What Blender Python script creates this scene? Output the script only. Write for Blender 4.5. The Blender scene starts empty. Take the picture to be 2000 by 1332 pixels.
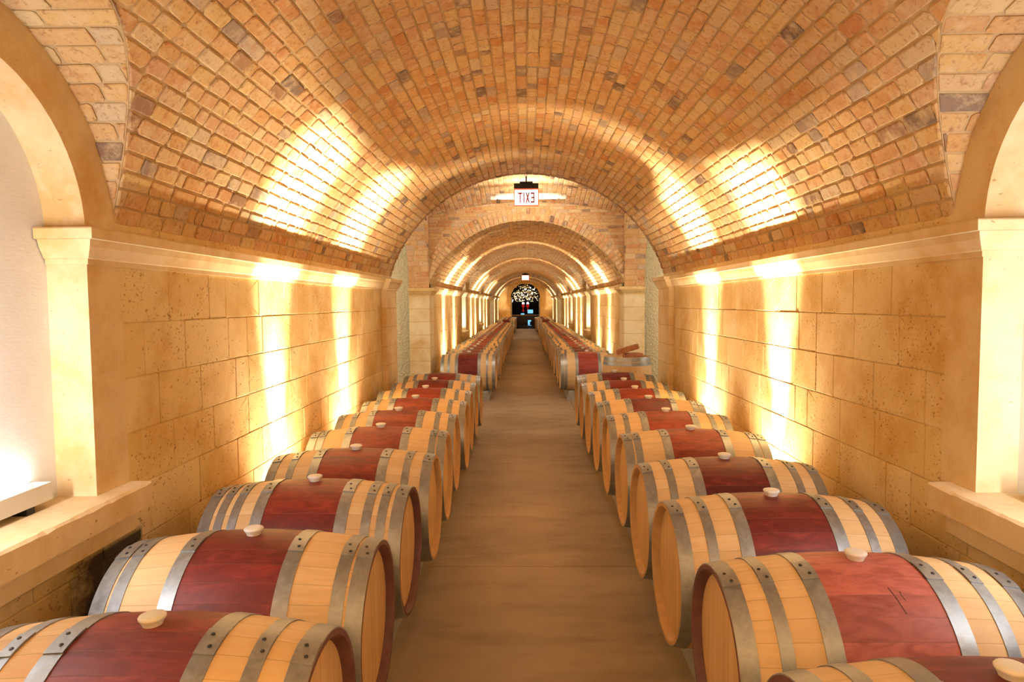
import bpy, math, random
from math import sin, cos, pi, sqrt, atan2, asin
from mathutils import Vector, Matrix
random.seed(11)
S = bpy.context.scene
COL = S.collection
EYE = 1.69                       # camera height above the floor (m)
XC = 0.025                       # tunnel axis
rnd = random.uniform

# ---------------------------------------------------------------- helpers
def link(name, verts, faces, mats, parent=None, smooth=False, midx=None):
    me = bpy.data.meshes.new(name)
    me.from_pydata([tuple(v) for v in verts], [], faces)
    for m in (mats if isinstance(mats, (list, tuple)) else [mats]):
        me.materials.append(m)
    if smooth:
        me.polygons.foreach_set('use_smooth', [True]*len(me.polygons))
    if midx:
        me.polygons.foreach_set('material_index', midx)
    me.update()
    o = bpy.data.objects.new(name, me)
    COL.objects.link(o)
    if parent: o.parent = parent
    return o

def tag(o, label=None, cat=None, group=None, kind=None):
    if label: o['label'] = label
    if cat: o['category'] = cat
    if group: o['group'] = group
    if kind: o['kind'] = kind
    return o

def struct(name, verts, faces, mats, smooth=False, midx=None):
    return tag(link(name, verts, faces, mats, None, smooth, midx), kind='structure')

def empty(name, loc, rz=0.0):
    o = bpy.data.objects.new(name, None)
    COL.objects.link(o); o.location = loc; o.rotation_euler = (0, 0, rz)
    o.empty_display_size = 0.1
    return o

class MB:
    def __init__(s): s.v = []; s.f = []; s.m = []
    def add(s, vs, fs, mi=0):
        b = len(s.v); s.v += [tuple(v) for v in vs]
        s.f += [tuple(i+b for i in f) for f in fs]; s.m += [mi]*len(fs)
    def box(s, x0, x1, y0, y1, z0, z1, mi=0, bev=0.0, M=None):
        if x0 > x1: x0, x1 = x1, x0
        if bev <= 0:
            vs = [(x, y, z) for z in (z0, z1) for y in (y0, y1) for x in (x0, x1)]
            fs = [(0,2,3,1),(4,5,7,6),(0,1,5,4),(2,6,7,3),(0,4,6,2),(1,3,7,5)]
        else:
            vs = []; b = bev
            X = (x0, x1); Y = (y0, y1); Z = (z0, z1); idx = {}
            for i in (0,1):
                for j in (0,1):
                    for k in (0,1):
                        sx, sy, sz = (1,-1)[i], (1,-1)[j], (1,-1)[k]
                        for a in range(3):
                            idx[(i,j,k,a)] = len(vs)
                            vs.append((X[i]+(0 if a == 0 else sx*b), Y[j]+(0 if a == 1 else sy*b), Z[k]+(0 if a == 2 else sz*b)))
            fs = []
            for a in range(3):
                for e in (0,1):
                    o1, o2 = [q for q in range(3) if q != a]
                    ring = []
                    for p, q in ((0,0),(1,0),(1,1),(0,1)):
                        t = [0,0,0]; t[a] = e; t[o1] = p; t[o2] = q
                        ring.append(idx[(t[0],t[1],t[2],a)])
                    fl = (e == 1) != (a == 1)
                    fs.append(tuple(ring if fl else ring[::-1]))
            for a in range(3):                       # edges parallel to axis a
                o1, o2 = [q for q in range(3) if q != a]
                for p in (0,1):
                    for q in (0,1):
                        def t(e): 
                            r = [0,0,0]; r[a] = e; r[o1] = p; r[o2] = q; return tuple(r)
                        fs.append((idx[t(0)+(o1,)], idx[t(1)+(o1,)], idx[t(1)+(o2,)], idx[t(0)+(o2,)]))
            for i in (0,1):
                for j in (0,1):
                    for k in (0,1):
                        fs.append((idx[(i,j,k,0)], idx[(i,j,k,1)], idx[(i,j,k,2)]))
        if M is not None: vs = [M @ Vector(v) for v in vs]
        s.add(vs, fs, mi)
    def lathe(s, prof, n, axis='Z', c=(0,0,0), mi=0, a0=0.0, a1=2*pi, closed=True):
        """prof: list of (r, h)"""
        vs = []; k = len(prof); full = abs(a1-a0-2*pi) < 1e-6
        cnt = n if full else n+1
        for i in range(cnt):
            a = a0+(a1-a0)*i/n
            for r, h in prof:
                if axis == 'Z': vs.append((c[0]+r*cos(a), c[1]+r*sin(a), c[2]+h))
                else: vs.append((c[0]+h, c[1]+r*cos(a), c[2]+r*sin(a)))
        fs = []
        for i in range(n):
            j = (i+1) % cnt
            for q in range(k-1):
                fs.append((i*k+q, j*k+q, j*k+q+1, i*k+q+1))
        s.add(vs, fs, mi)
    def done(s, name, mats, parent=None, smooth=False):
        return link(name, s.v, s.f, mats, parent, smooth, s.m if any(s.m) else None)
    def st(s, name, mats, smooth=False):
        return tag(s.done(name, mats, None, smooth), kind='structure')

def shade_auto(o, ang=40):
    me = o.data
    me.polygons.foreach_set('use_smooth', [True]*len(me.polygons))
    try: me.set_sharp_from_angle(angle=math.radians(ang))
    except Exception: pass
    return o

def fixn(o):
    import bmesh
    bm = bmesh.new(); bm.from_mesh(o.data)
    bmesh.ops.recalc_face_normals(bm, faces=bm.faces); bm.to_mesh(o.data); bm.free()
    return o

# ---------------------------------------------------------------- materials
class Mat:
    def __init__(s, name, rough=0.8, metal=0.0, spec=0.3):
        s.m = bpy.data.materials.new(name); s.m.use_nodes = True
        s.t = s.m.node_tree; s.b = s.t.nodes['Principled BSDF']
        s.b.inputs['Roughness'].default_value = rough
        s.b.inputs['Metallic'].default_value = metal
        s.b.inputs['Specular IOR Level'].default_value = spec
    def n(s, typ, **kw):
        nd = s.t.nodes.new(typ)
        for k, v in kw.items():
            if k.startswith('i_'): nd.inputs[k[2:].replace('_', ' ')].default_value = v
            else: setattr(nd, k, v)
        return nd
    def l(s, a, b): s.t.links.new(a, b)
    def coord(s, which='Object', scale=(1,1,1)):
        c = s.n('ShaderNodeTexCoord'); mp = s.n('ShaderNodeMapping')
        mp.inputs['Scale'].default_value = scale
        s.l(c.outputs[which], mp.inputs['Vector']); return mp.outputs['Vector']
    def noise(s, vec, scale, detail=4, rough=0.6, dist=0.0):
        nd = s.n('ShaderNodeTexNoise'); nd.inputs['Scale'].default_value = scale
        nd.inputs['Detail'].default_value = detail; nd.inputs['Roughness'].default_value = rough
        nd.inputs['Distortion'].default_value = dist
        if vec is not None: s.l(vec, nd.inputs['Vector'])
        return nd.outputs['Fac']
    def ramp(s, fac, stops, interp='LINEAR'):
        r = s.n('ShaderNodeValToRGB'); e = r.color_ramp.elements
        r.color_ramp.interpolation = interp
        while len(e) > 1: e.remove(e[-1])
        for i, (p, c) in enumerate(stops):
            if i == 0: e[0].position = p; el = e[0]
            else: el = e.new(p)
            el.color = (*c, 1) if len(c) == 3 else c
        s.l(fac, r.inputs['Fac']); return r.outputs['Color']
    def mix(s, a, b, fac, mode='MIX'):
        m = s.n('ShaderNodeMix', data_type='RGBA', blend_type=mode)
        for sock, val in ((m.inputs['Factor'], fac), (m.inputs['A'], a), (m.inputs['B'], b)):
            if isinstance(val, (int, float)): sock.default_value = val
            elif isinstance(val, tuple): sock.default_value = (*val, 1) if len(val) == 3 else val
            else: s.l(val, sock)
        return m.outputs['Result']
    def math(s, op, a, b=0.0, c=None):
        m = s.n('ShaderNodeMath', operation=op)
        for i, val in enumerate((a, b) if c is None else (a, b, c)):
            if isinstance(val, (int, float)): m.inputs[i].default_value = val
            else: s.l(val, m.inputs[i])
        return m.outputs[0]
    def color(s, c):
        if isinstance(c, tuple): s.b.inputs['Base Color'].default_value = (*c, 1)
        else: s.l(c, s.b.inputs['Base Color'])
    def bump(s, h, strength=0.3, dist=0.01):
        bp = s.n('ShaderNodeBump'); bp.inputs['Strength'].default_value = strength
        bp.inputs['Distance'].default_value = dist
        s.l(h, bp.inputs['Height']); s.l(bp.outputs['Normal'], s.b.inputs['Normal'])
    def island(s):
        g = s.n('ShaderNodeNewGeometry'); return g.outputs['Random Per Island']
    def emit(s, col, st):
        s.b.inputs['Emission Color'].default_value = (*col, 1)
        s.b.inputs['Emission Strength'].default_value = st

def mat_brick(name, tint=(1,1,1), old=True):
    M = Mat(name, 0.9, 0, 0.15)
    isl = M.island()
    base = M.ramp(isl, [(0,(.54,.29,.115)),(.14,(.64,.42,.18)),(.28,(.58,.34,.165)),(.42,(.66,.47,.21)),(.55,(.57,.33,.19)),
                        (.68,(.64,.49,.26)),(.77,(.50,.22,.08)),(.85,(.67,.52,.30)),(.93,(.46,.36,.27)),(.975,(.17,.12,.09)),(1,(.40,.23,.13))], 'CONSTANT' if False else 'LINEAR')
    v = M.coord('Object')
    n1 = M.noise(v, 11, 6, .72); n2 = M.noise(v, 42, 5, .7)
    c = M.mix(base, (.66,.50,.30), M.ramp(n1, [(.48,(0,0,0)),(.66,(.8,.8,.8))]))
    c = M.mix(c, (.28,.13,.06), M.ramp(n2, [(.53,(0,0,0)),(.70,(.75,.75,.75))]))
    c = M.mix(c, (.46,.20,.08), M.ramp(n1, [(.30,(.7,.7,.7)),(.42,(0,0,0))]))
    c = M.mix(c, tint, 1.0, 'MULTIPLY')
    M.color(c)
    h = M.math('ADD', M.math('MULTIPLY', n1, .6), M.math('MULTIPLY', n2, .4))
    M.bump(h, .6, .010)
    return M.m

def mat_mortar(name, col):
    M = Mat(name, .95, 0, .1); v = M.coord('Object')
    n = M.noise(v, 30, 5, .7)
    M.color(M.ramp(n, [(.3, tuple(x*.8 for x in col)), (.7, col)])); M.bump(n, .5, .006)
    return M.m

def mat_stone(name, c0, c1, c2, pits=True, stain=None, bump=.5, pit_lo=.81):
    M = Mat(name, .85, 0, .25); v = M.coord('Object')
    isl = M.island()
    n1 = M.noise(v, 2.2, 5, .65); n2 = M.noise(v, 12, 6, .7); n3 = M.noise(M.coord('Object', (1, .55, 1)), 60, 3, .6)
    c = M.ramp(isl, [(0, c0), (.5, c1), (1, c2)])
    c = M.mix(c, tuple(x*f for x, f in zip(c0, (.80,.64,.40))), M.ramp(n1, [(.44,(0,0,0)),(.68,(.9,.9,.9))]))
    c = M.mix(c, (min(1,c1[0]*1.08), min(1,c1[1]*1.12), min(1,c1[2]*1.2)), M.ramp(n2, [(.52,(0,0,0)),(.75,(.55,.55,.55))]))
    h = n2
    if pits:
        pn = M.noise(M.coord('Object', (1,1,1.5)), 52, 2, .5, .4); pm = M.noise(v, 3.3, 3, .6)
        thr = M.math('ADD', pn, M.math('MULTIPLY', pm, .35))
        pit = M.ramp(thr, [(pit_lo,(0,0,0)),(pit_lo+.065,(1,1,1))])
        c = M.mix(c, (.30,.155,.05), M.math('MULTIPLY', pit, .75))
        h = M.math('SUBTRACT', M.math('MULTIPLY', n2, .35), pit)
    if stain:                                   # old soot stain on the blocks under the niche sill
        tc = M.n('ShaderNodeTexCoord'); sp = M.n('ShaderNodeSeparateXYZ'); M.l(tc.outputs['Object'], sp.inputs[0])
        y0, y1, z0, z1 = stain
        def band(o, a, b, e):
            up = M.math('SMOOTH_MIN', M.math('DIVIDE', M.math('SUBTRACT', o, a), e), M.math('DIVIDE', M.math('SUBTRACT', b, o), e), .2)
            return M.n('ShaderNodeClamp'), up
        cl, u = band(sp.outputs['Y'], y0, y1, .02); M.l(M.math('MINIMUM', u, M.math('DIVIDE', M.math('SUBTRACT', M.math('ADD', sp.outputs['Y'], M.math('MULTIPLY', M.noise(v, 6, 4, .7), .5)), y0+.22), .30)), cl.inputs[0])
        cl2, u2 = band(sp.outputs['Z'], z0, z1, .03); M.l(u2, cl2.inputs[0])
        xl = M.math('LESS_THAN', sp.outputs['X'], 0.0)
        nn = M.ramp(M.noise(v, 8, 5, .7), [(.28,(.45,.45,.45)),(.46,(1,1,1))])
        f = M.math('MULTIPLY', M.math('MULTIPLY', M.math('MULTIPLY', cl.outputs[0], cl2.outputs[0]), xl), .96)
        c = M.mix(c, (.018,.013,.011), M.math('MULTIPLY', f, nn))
    M.color(c); M.bump(h, bump, .006)
    return M.m

BR = mat_brick('vault_brick')
BRF = mat_brick('facade_brick', (.98,.92,.96))
BRD = mat_brick('edge_brick', (.62,.55,.52))
MO = mat_mortar('mortar', (.60,.43,.24))
MOW = mat_mortar('wall_mortar', (.60,.43,.22))
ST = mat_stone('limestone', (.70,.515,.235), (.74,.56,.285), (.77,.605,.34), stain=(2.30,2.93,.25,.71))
STS = mat_stone('dressed_limestone', (.72,.555,.32), (.75,.59,.36), (.74,.57,.33), pits=True, bump=.3, pit_lo=.90)
STP = mat_stone('pier_limestone', (.72,.58,.36), (.76,.63,.42), (.74,.60,.38), pits=False, bump=.35)

M = Mat('white_plaster', .9, 0, .2); v = M.coord('Object'); n = M.noise(v, 5, 6, .7); n2 = M.noise(M.coord('Object', (1,.4,1.2)), 45, 4, .7)
M.color(M.ramp(n, [(.3,(.80,.80,.79)),(.7,(.87,.87,.87))])); M.bump(n2, .3, .004); PLA = M.m

M = Mat('roughcast', .95, 0, .1); v = M.coord('Object')
vo = M.n('ShaderNodeTexVoronoi'); vo.inputs['Scale'].default_value = 26; M.l(v, vo.inputs['Vector'])
n = M.noise(v, 30, 4, .7, 1.0); h = M.math('ADD', vo.outputs['Distance'], M.math('MULTIPLY', n, .8))
M.color(M.ramp(n, [(.3,(.60,.52,.33)),(.7,(.72,.64,.44))])); M.bump(h, .8, .022); RC = M.m

M = Mat('concrete', .62, 0, .35); v = M.coord('Object')
n1 = M.noise(v, .9, 5, .6); n2 = M.noise(M.coord('Object', (.5,1.6,1)), 3, 5, .65); n3 = M.noise(v, 90, 3, .7)
c = M.ramp(n1, [(.3,(.26,.19,.128)),(.7,(.38,.29,.20))])
c = M.mix(c, (.17,.125,.085), M.ramp(n2, [(.48,(0,0,0)),(.72,(.65,.65,.65))]))
c = M.mix(c, (.16,.12,.09), M.ramp(n3, [(.66,(0,0,0)),(.78,(.7,.7,.7))]))
M.color(c); M.bump(n3, .12, .002); CON = M.m
M = Mat('floor_joint', .95); M.color((.07,.055,.04)); JNT = M.m

def mat_oak(name, red=False):
    """barrel staves along X: natural oak, with the wine-red stained band between the bilge hoops"""
    M = Mat(name, .5, 0, .35)
    tc = M.n('ShaderNodeTexCoord'); sp = M.n('ShaderNodeSeparateXYZ'); M.l(tc.outputs['Object'], sp.inputs[0])
    oi = M.n('ShaderNodeObjectInfo')
    zz = M.math('SUBTRACT', sp.outputs['Z'], .35)
    ang = M.math('MULTIPLY', M.math('ARCTAN2', sp.outputs['Y'], zz), 30/(2*pi))
    cell = M.math('FLOOR', M.math('ADD', ang, .5)); fr = M.math('ABSOLUTE', M.math('SUBTRACT', M.math('ADD', ang, .5), M.math('ADD', cell, .5)))
    cb = M.n('ShaderNodeCombineXYZ'); M.l(cell, cb.inputs[0]); M.l(M.math('MULTIPLY', oi.outputs['Random'], 91), cb.inputs[1])
    wn = M.n('ShaderNodeTexWhiteNoise'); M.l(cb.outputs[0], wn.inputs['Vector'])
    # grain coordinates: offset per stave and per barrel
    off = M.n('ShaderNodeVectorMath', operation='MULTIPLY_ADD')
    M.l(wn.outputs['Color'], off.inputs[0]); off.inputs[1].default_value = (7,7,7); M.l(tc.outputs['Object'], off.inputs[2])
    mp = M.n('ShaderNodeMapping'); mp.inputs['Scale'].default_value = (.8, 14, 14); M.l(off.outputs[0], mp.inputs['Vector'])
    g1 = M.noise(mp.outputs[0], 3.0, 6, .65, .6)
    mp2 = M.n('ShaderNodeMapping'); mp2.inputs['Scale'].default_value = (3.5, 9, 9); M.l(off.outputs[0], mp2.inputs['Vector'])
    g2 = M.noise(mp2.outputs[0], 2.2, 4, .6, 1.2)
    wood = M.ramp(g1, [(.25,(.64,.44,.225)),(.5,(.75,.535,.29)),(.75,(.80,.60,.36))])
    wood = M.mix(wood, (.61,.39,.185), M.math('MULTIPLY', wn.outputs['Value'], .55))
    hsv = M.n('ShaderNodeHueSaturation'); M.l(wood, hsv.inputs['Color'])
    M.l(M.math('ADD', .9, M.math('MULTIPLY', oi.outputs['Random'], .16)), hsv.inputs['Value'])
    wood = hsv.outputs['Color']
    red = M.mix(oi.outputs['Color'], (.62,.50,.50), M.ramp(g2, [(.35,(1,1,1)),(.6,(0,0,0))]), 'MULTIPLY')
    red = M.mix(red, (.36,.055,.03), M.ramp(g2, [(.58,(0,0,0)),(.75,(.5,.5,.5))]))
    red = M.mix(red, (.55,.5,.5), M.math('MULTIPLY', M.math('GREATER_THAN', wn.outputs['Value'], .62), .55), 'MULTIPLY')
    xa = M.math('ABSOLUTE', sp.outputs['X'])
    isred = M.math('LESS_THAN', xa, .172)
    c = M.mix(wood, red, isred)
    joint = M.ramp(fr, [(.478,(0,0,0)),(.495,(1,1,1))])
    c = M.mix(c, (.16,.085,.04), M.math('MULTIPLY', joint, .45))
    M.color(c); M.bump(M.math('SUBTRACT', M.math('MULTIPLY', g1, .3), joint), .25, .003)
    return M.m
OAK = mat_oak('stave_oak')

M = Mat('head_oak', .6, 0, .3)
tc = M.n('ShaderNodeTexCoord'); sp = M.n('ShaderNodeSeparateXYZ'); M.l(tc.outputs['Object'], sp.inputs[0])
pl = M.math('MULTIPLY', sp.outputs['Y'], 1/.062); ce = M.math('FLOOR', pl); fr = M.math('ABSOLUTE', M.math('SUBTRACT', M.math('SUBTRACT', pl, ce), .5))
wn = M.n('ShaderNodeTexWhiteNoise', noise_dimensions='1D'); M.l(ce, wn.inputs['W'])
g = M.noise(M.coord('Object', (1,30,1.2)), 3, 6, .65, .5)
c = M.ramp(g, [(.25,(.52,.30,.12)),(.5,(.63,.39,.17)),(.75,(.70,.46,.22))])
c = M.mix(c, (.50,.28,.11), M.math('MULTIPLY', wn.outputs['Value'], .5))
c = M.mix(c, (.2,.1,.04), M.math('MULTIPLY', M.ramp(fr, [(.475,(0,0,0)),(.493,(1,1,1))]), .6))
M.color(c); M.bump(g, .15, .003); HEAD = M.m

M = Mat('chime_stained', .6, 0, .3); v = M.coord('Object'); g = M.noise(v, 14, 5, .6)
M.color(M.ramp(g, [(.3,(.085,.032,.028)),(.7,(.15,.06,.045))])); CHD = M.m
M = Mat('chime_oak', .6, 0, .3); g = M.noise(M.coord('Object', (1,1,1)), 25, 5, .6)
M.color(M.ramp(g, [(.3,(.44,.25,.10)),(.7,(.56,.34,.15))])); CHO = M.m

M = Mat('galvanised_hoop', .42, .8, .5); v = M.coord('Object')
n1 = M.noise(v, 22, 6, .7, .5); n2 = M.noise(v, 120, 3, .6)
M.color(M.ramp(n1, [(.3,(.24,.26,.28)),(.7,(.41,.435,.46))]))
M.l(M.ramp(n1, [(.3,(.36,.36,.36)),(.7,(.56,.56,.56))]), M.b.inputs['Roughness']); M.bump(n1, .2, .003); HOOP = M.m
M = Mat('rivet_dark', .5, .7, .5); M.color((.05,.05,.052)); RIV = M.m
M = Mat('silicone_bung', .35, 0, .5); M.color((.87,.85,.81))
M.b.inputs['Subsurface Weight'].default_value = .25; M.b.inputs['Subsurface Radius'].default_value = (.02,.015,.01); BUNG = M.m
M = Mat('rail_concrete', .85, 0, .3); v = M.coord('Object'); n = M.noise(v, 9, 6, .7)
M.color(M.ramp(n, [(.3,(.20,.19,.17)),(.7,(.33,.31,.28))])); M.bump(n, .4, .01); RAIL = M.m
M = Mat('black_paint', .5, 0, .3); M.color((.012,.011,.011)); BLK = M.m
M = Mat('grey_paint', .45, .3, .4); M.color((.26,.29,.32)); GRY = M.m
M = Mat('trough_metal', .5, 0, .4); M.color((.70,.68,.64)); TRO = M.m
M = Mat('sign_panel', .5); M.color((.9,.85,.8)); M.emit((1.0,.82,.76), 2.6); SGP = M.m
M = Mat('sign_edge', .5); M.color((.8,.1,.05)); M.emit((1.0,.10,.04), 2.0); SGE = M.m
M = Mat('sign_letter', .5); M.color((.35,.02,.01)); M.emit((1.0,.10,.03), .12); SGL = M.m
M = Mat('lamp_tube', .4); M.color((.9,.88,.8)); M.emit((1.0,.84,.60), 1.15); TUBE = M.m
M = Mat('white_paint', .6); M.color((.8,.78,.72)); WHT = M.m
M = Mat('clay', .9, 0, .2); v = M.coord('Object'); n = M.noise(v, 18, 6, .7)
M.color(M.ramp(n, [(.3,(.30,.12,.06)),(.7,(.46,.22,.12))])); M.bump(n, .7, .01); CLAY = M.m
M = Mat('dark_room', .8, 0, .2); M.color((.015,.014,.018)); DRK = M.m
M = Mat('dark_gloss', .12, 0, .5); M.color((.01,.011,.016)); DGL = M.m
M = Mat('counter_wood', .4, 0, .4); M.color((.34,.19,.08)); CWD = M.m
M = Mat('red_glow', .4); M.color((.5,.01,.01)); M.emit((1,.03,.02), .35); REDG = M.m
M = Mat('lamp_white', .4); M.color((.9,.9,.9)); M.emit((1,.93,.85), 6); LWH = M.m
M = Mat('screen_blue', .3); M.color((.1,.3,.5)); M.emit((.22,.66,1.0), 1.1); SCR = M.m
M = Mat('crystal', .05, 0, .6); M.color((.78,.74,.66)); M.b.inputs['Transmission Weight'].default_value = .0; CRY = M.m
def bulbmat(nm, c, s):
    M = Mat(nm, .3); M.color((.9,.85,.7)); M.emit(c, s); return M.m
BULBS = [bulbmat('bulb_warm', (1,.72,.36), 1.6), bulbmat('bulb_white', (1,.95,.9), 2.6), bulbmat('bulb_gold', (.9,.50,.15), .8)]
M = Mat('brass', .3, 1, .5); M.color((.45,.30,.10)); BRASS = M.m

# ---------------------------------------------------------------- brick and block laying
def brick(mb, P, s0, s1, t0, t1, h, gap=.010, jit=.003, bev=.006, back=.02, worn=.012, dh=.003, lo=None, hi=None):
    """one brick with worn corners; P(s,t,h) -> world point (h is height off the bed)"""
    g = gap/2
    hh = h+rnd(-dh, dh)
    a0, a1, b0, b1 = s0+g, s1-g, t0+g, t1-g
    if a1-a0 < .012 or b1-b0 < .012: return
    w1 = min(worn, (a1-a0)*.3, (b1-b0)*.3)
    c = [w1*rnd(.3, 1.2) for _ in range(4)]
    out = [(a0+c[0],b0),(a1-c[1],b0),(a1,b0+c[1]),(a1,b1-c[2]),(a1-c[2],b1),(a0+c[3],b1),(a0,b1-c[3]),(a0,b0+c[0])]
    out = [(p+rnd(-jit,jit), q+rnd(-jit,jit)) for p, q in out]
    if lo: out = [(p, max(q, lo(p)+g)) for p, q in out]
    if hi: out = [(p, min(q, hi(p)-g)) for p, q in out]
    cs, ct = sum(p for p, q in out)/8, sum(q for p, q in out)/8
    if max(q for p, q in out)-min(q for p, q in out) < .012: return
    ts, tt = rnd(-1,1)*dh*.7/(a1-a0), rnd(-1,1)*dh*.7/(b1-b0)
    vs = [P(p,q,-back) for p,q in out]
    vs += [P(p,q,hh-bev+ts*(p-cs)+tt*(q-ct)) for p,q in out]
    for p,q in out:
        ks = max(0,1-bev*1.4/max(1e-4,abs(p-cs))) if abs(p-cs) > 1e-4 else 1
        kt = max(0,1-bev*1.4/max(1e-4,abs(q-ct))) if abs(q-ct) > 1e-4 else 1
        p2, q2 = cs+(p-cs)*ks, ct+(q-ct)*kt
        vs.append(P(p2,q2,hh+ts*(p-cs)+tt*(q-ct)+rnd(-.0006,.0006)))
    vs.append(P(cs,ct,hh+rnd(-.0008,.0008)))
    fs = []
    for i in range(8):
        j = (i+1) % 8
        fs.append((i,j,8+j,8+i)); fs.append((8+i,8+j,16+j,16+i)); fs.append((16+i,16+j,24))
    mb.add(vs, fs)

def lay(mb, shell, P, s_edges, t_range, cut, length, h, lmin=.6, gap=.01, shell_h=0.0, **kw):
    """courses between consecutive s_edges; bricks run along t.  cut(s0,s1) -> list of t intervals to lay"""
    for i in range(len(s_edges)-1):
        s0, s1 = s_edges[i], s_edges[i+1]
        for iv in cut(s0, s1):
            a, b = iv[:2]; lo, hi = iv[2:] if len(iv) > 2 else (None, None)
            if b-a < .015: continue
            if shell is not None:
                nn = max(1, int((b-a)/2.0))
                for q in range(nn):
                    ta, tb = a+(b-a)*q/nn, a+(b-a)*(q+1)/nn
                    shell.add([P(s0,ta,shell_h),P(s1,ta,shell_h),P(s1,tb,shell_h),P(s0,tb,shell_h)], [(0,1,2,3)])
            t = a-rnd(0,1)*length*.6
            while t < b-.005:
                L = length*rnd(lmin, 1.08)
                if rnd(0,1) < .22: L *= .55
                t0, t1 = max(t,a), min(t+L,b)
                if b-t1 < .04: t1 = b
                if t1-t0 > .02: brick(mb, P, s0, s1, t0, t1, h, gap, lo=lo if t0 < a+.25 else None, hi=hi if t1 > b-.25 else None, **kw)
                t = t1 if t1 >= b else t+L
def minus(iv, holes):
    for h0, h1 in holes:
        o = []
        for a, b in iv:
            if h1 <= a or h0 >= b: o.append((a,b)); continue
            if h0 > a: o.append((a,h0))
            if h1 < b: o.append((h1,b))
        iv = o
    return iv

class Arc:
    """vault profile across X about XC: half width hw at spring height zs, crown zk (heights above the eye)"""
    def __init__(s, hw, zs, zk, c=XC):
        r = zk-zs; s.R = (hw*hw+r*r)/(2*r); s.zc = zk-s.R; s.c = c; s.zs = zs
        s.a0 = atan2(zs-s.zc, hw); s.L = s.R*(pi-2*s.a0); s.hw = hw; s.zk = zk
    def ang(s, u): return pi-s.a0-u/s.R              # u from left spring to right spring
    def pt(s, u, h=0.0):                             # h: towards the inside
        a = s.ang(u); r = s.R-h
        return s.c+r*cos(a), s.zc+r*sin(a)
    def x_at(s, z): return sqrt(max(0, s.R**2-(z-s.zc)**2))   # half width at height z
    def z_at(s, x):
        d = s.R**2-(x-s.c)**2
        return s.zc+sqrt(d) if d > 0 else -9
CRS = .079

# heights above the eye of the main lines
Z_CORN = .168; Z_SPR = .345
NR, LR = .57, .76                # niche and lunette radius
NZ = .285                        # spring of niche arch (above eye)
SILL = -.768

def edges(L, n=None, step=CRS):
    n = n or max(1, round(L/step))
    e = [0.0]
    for i in range(n): e.append(e[-1]+L/n)
    return e

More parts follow.
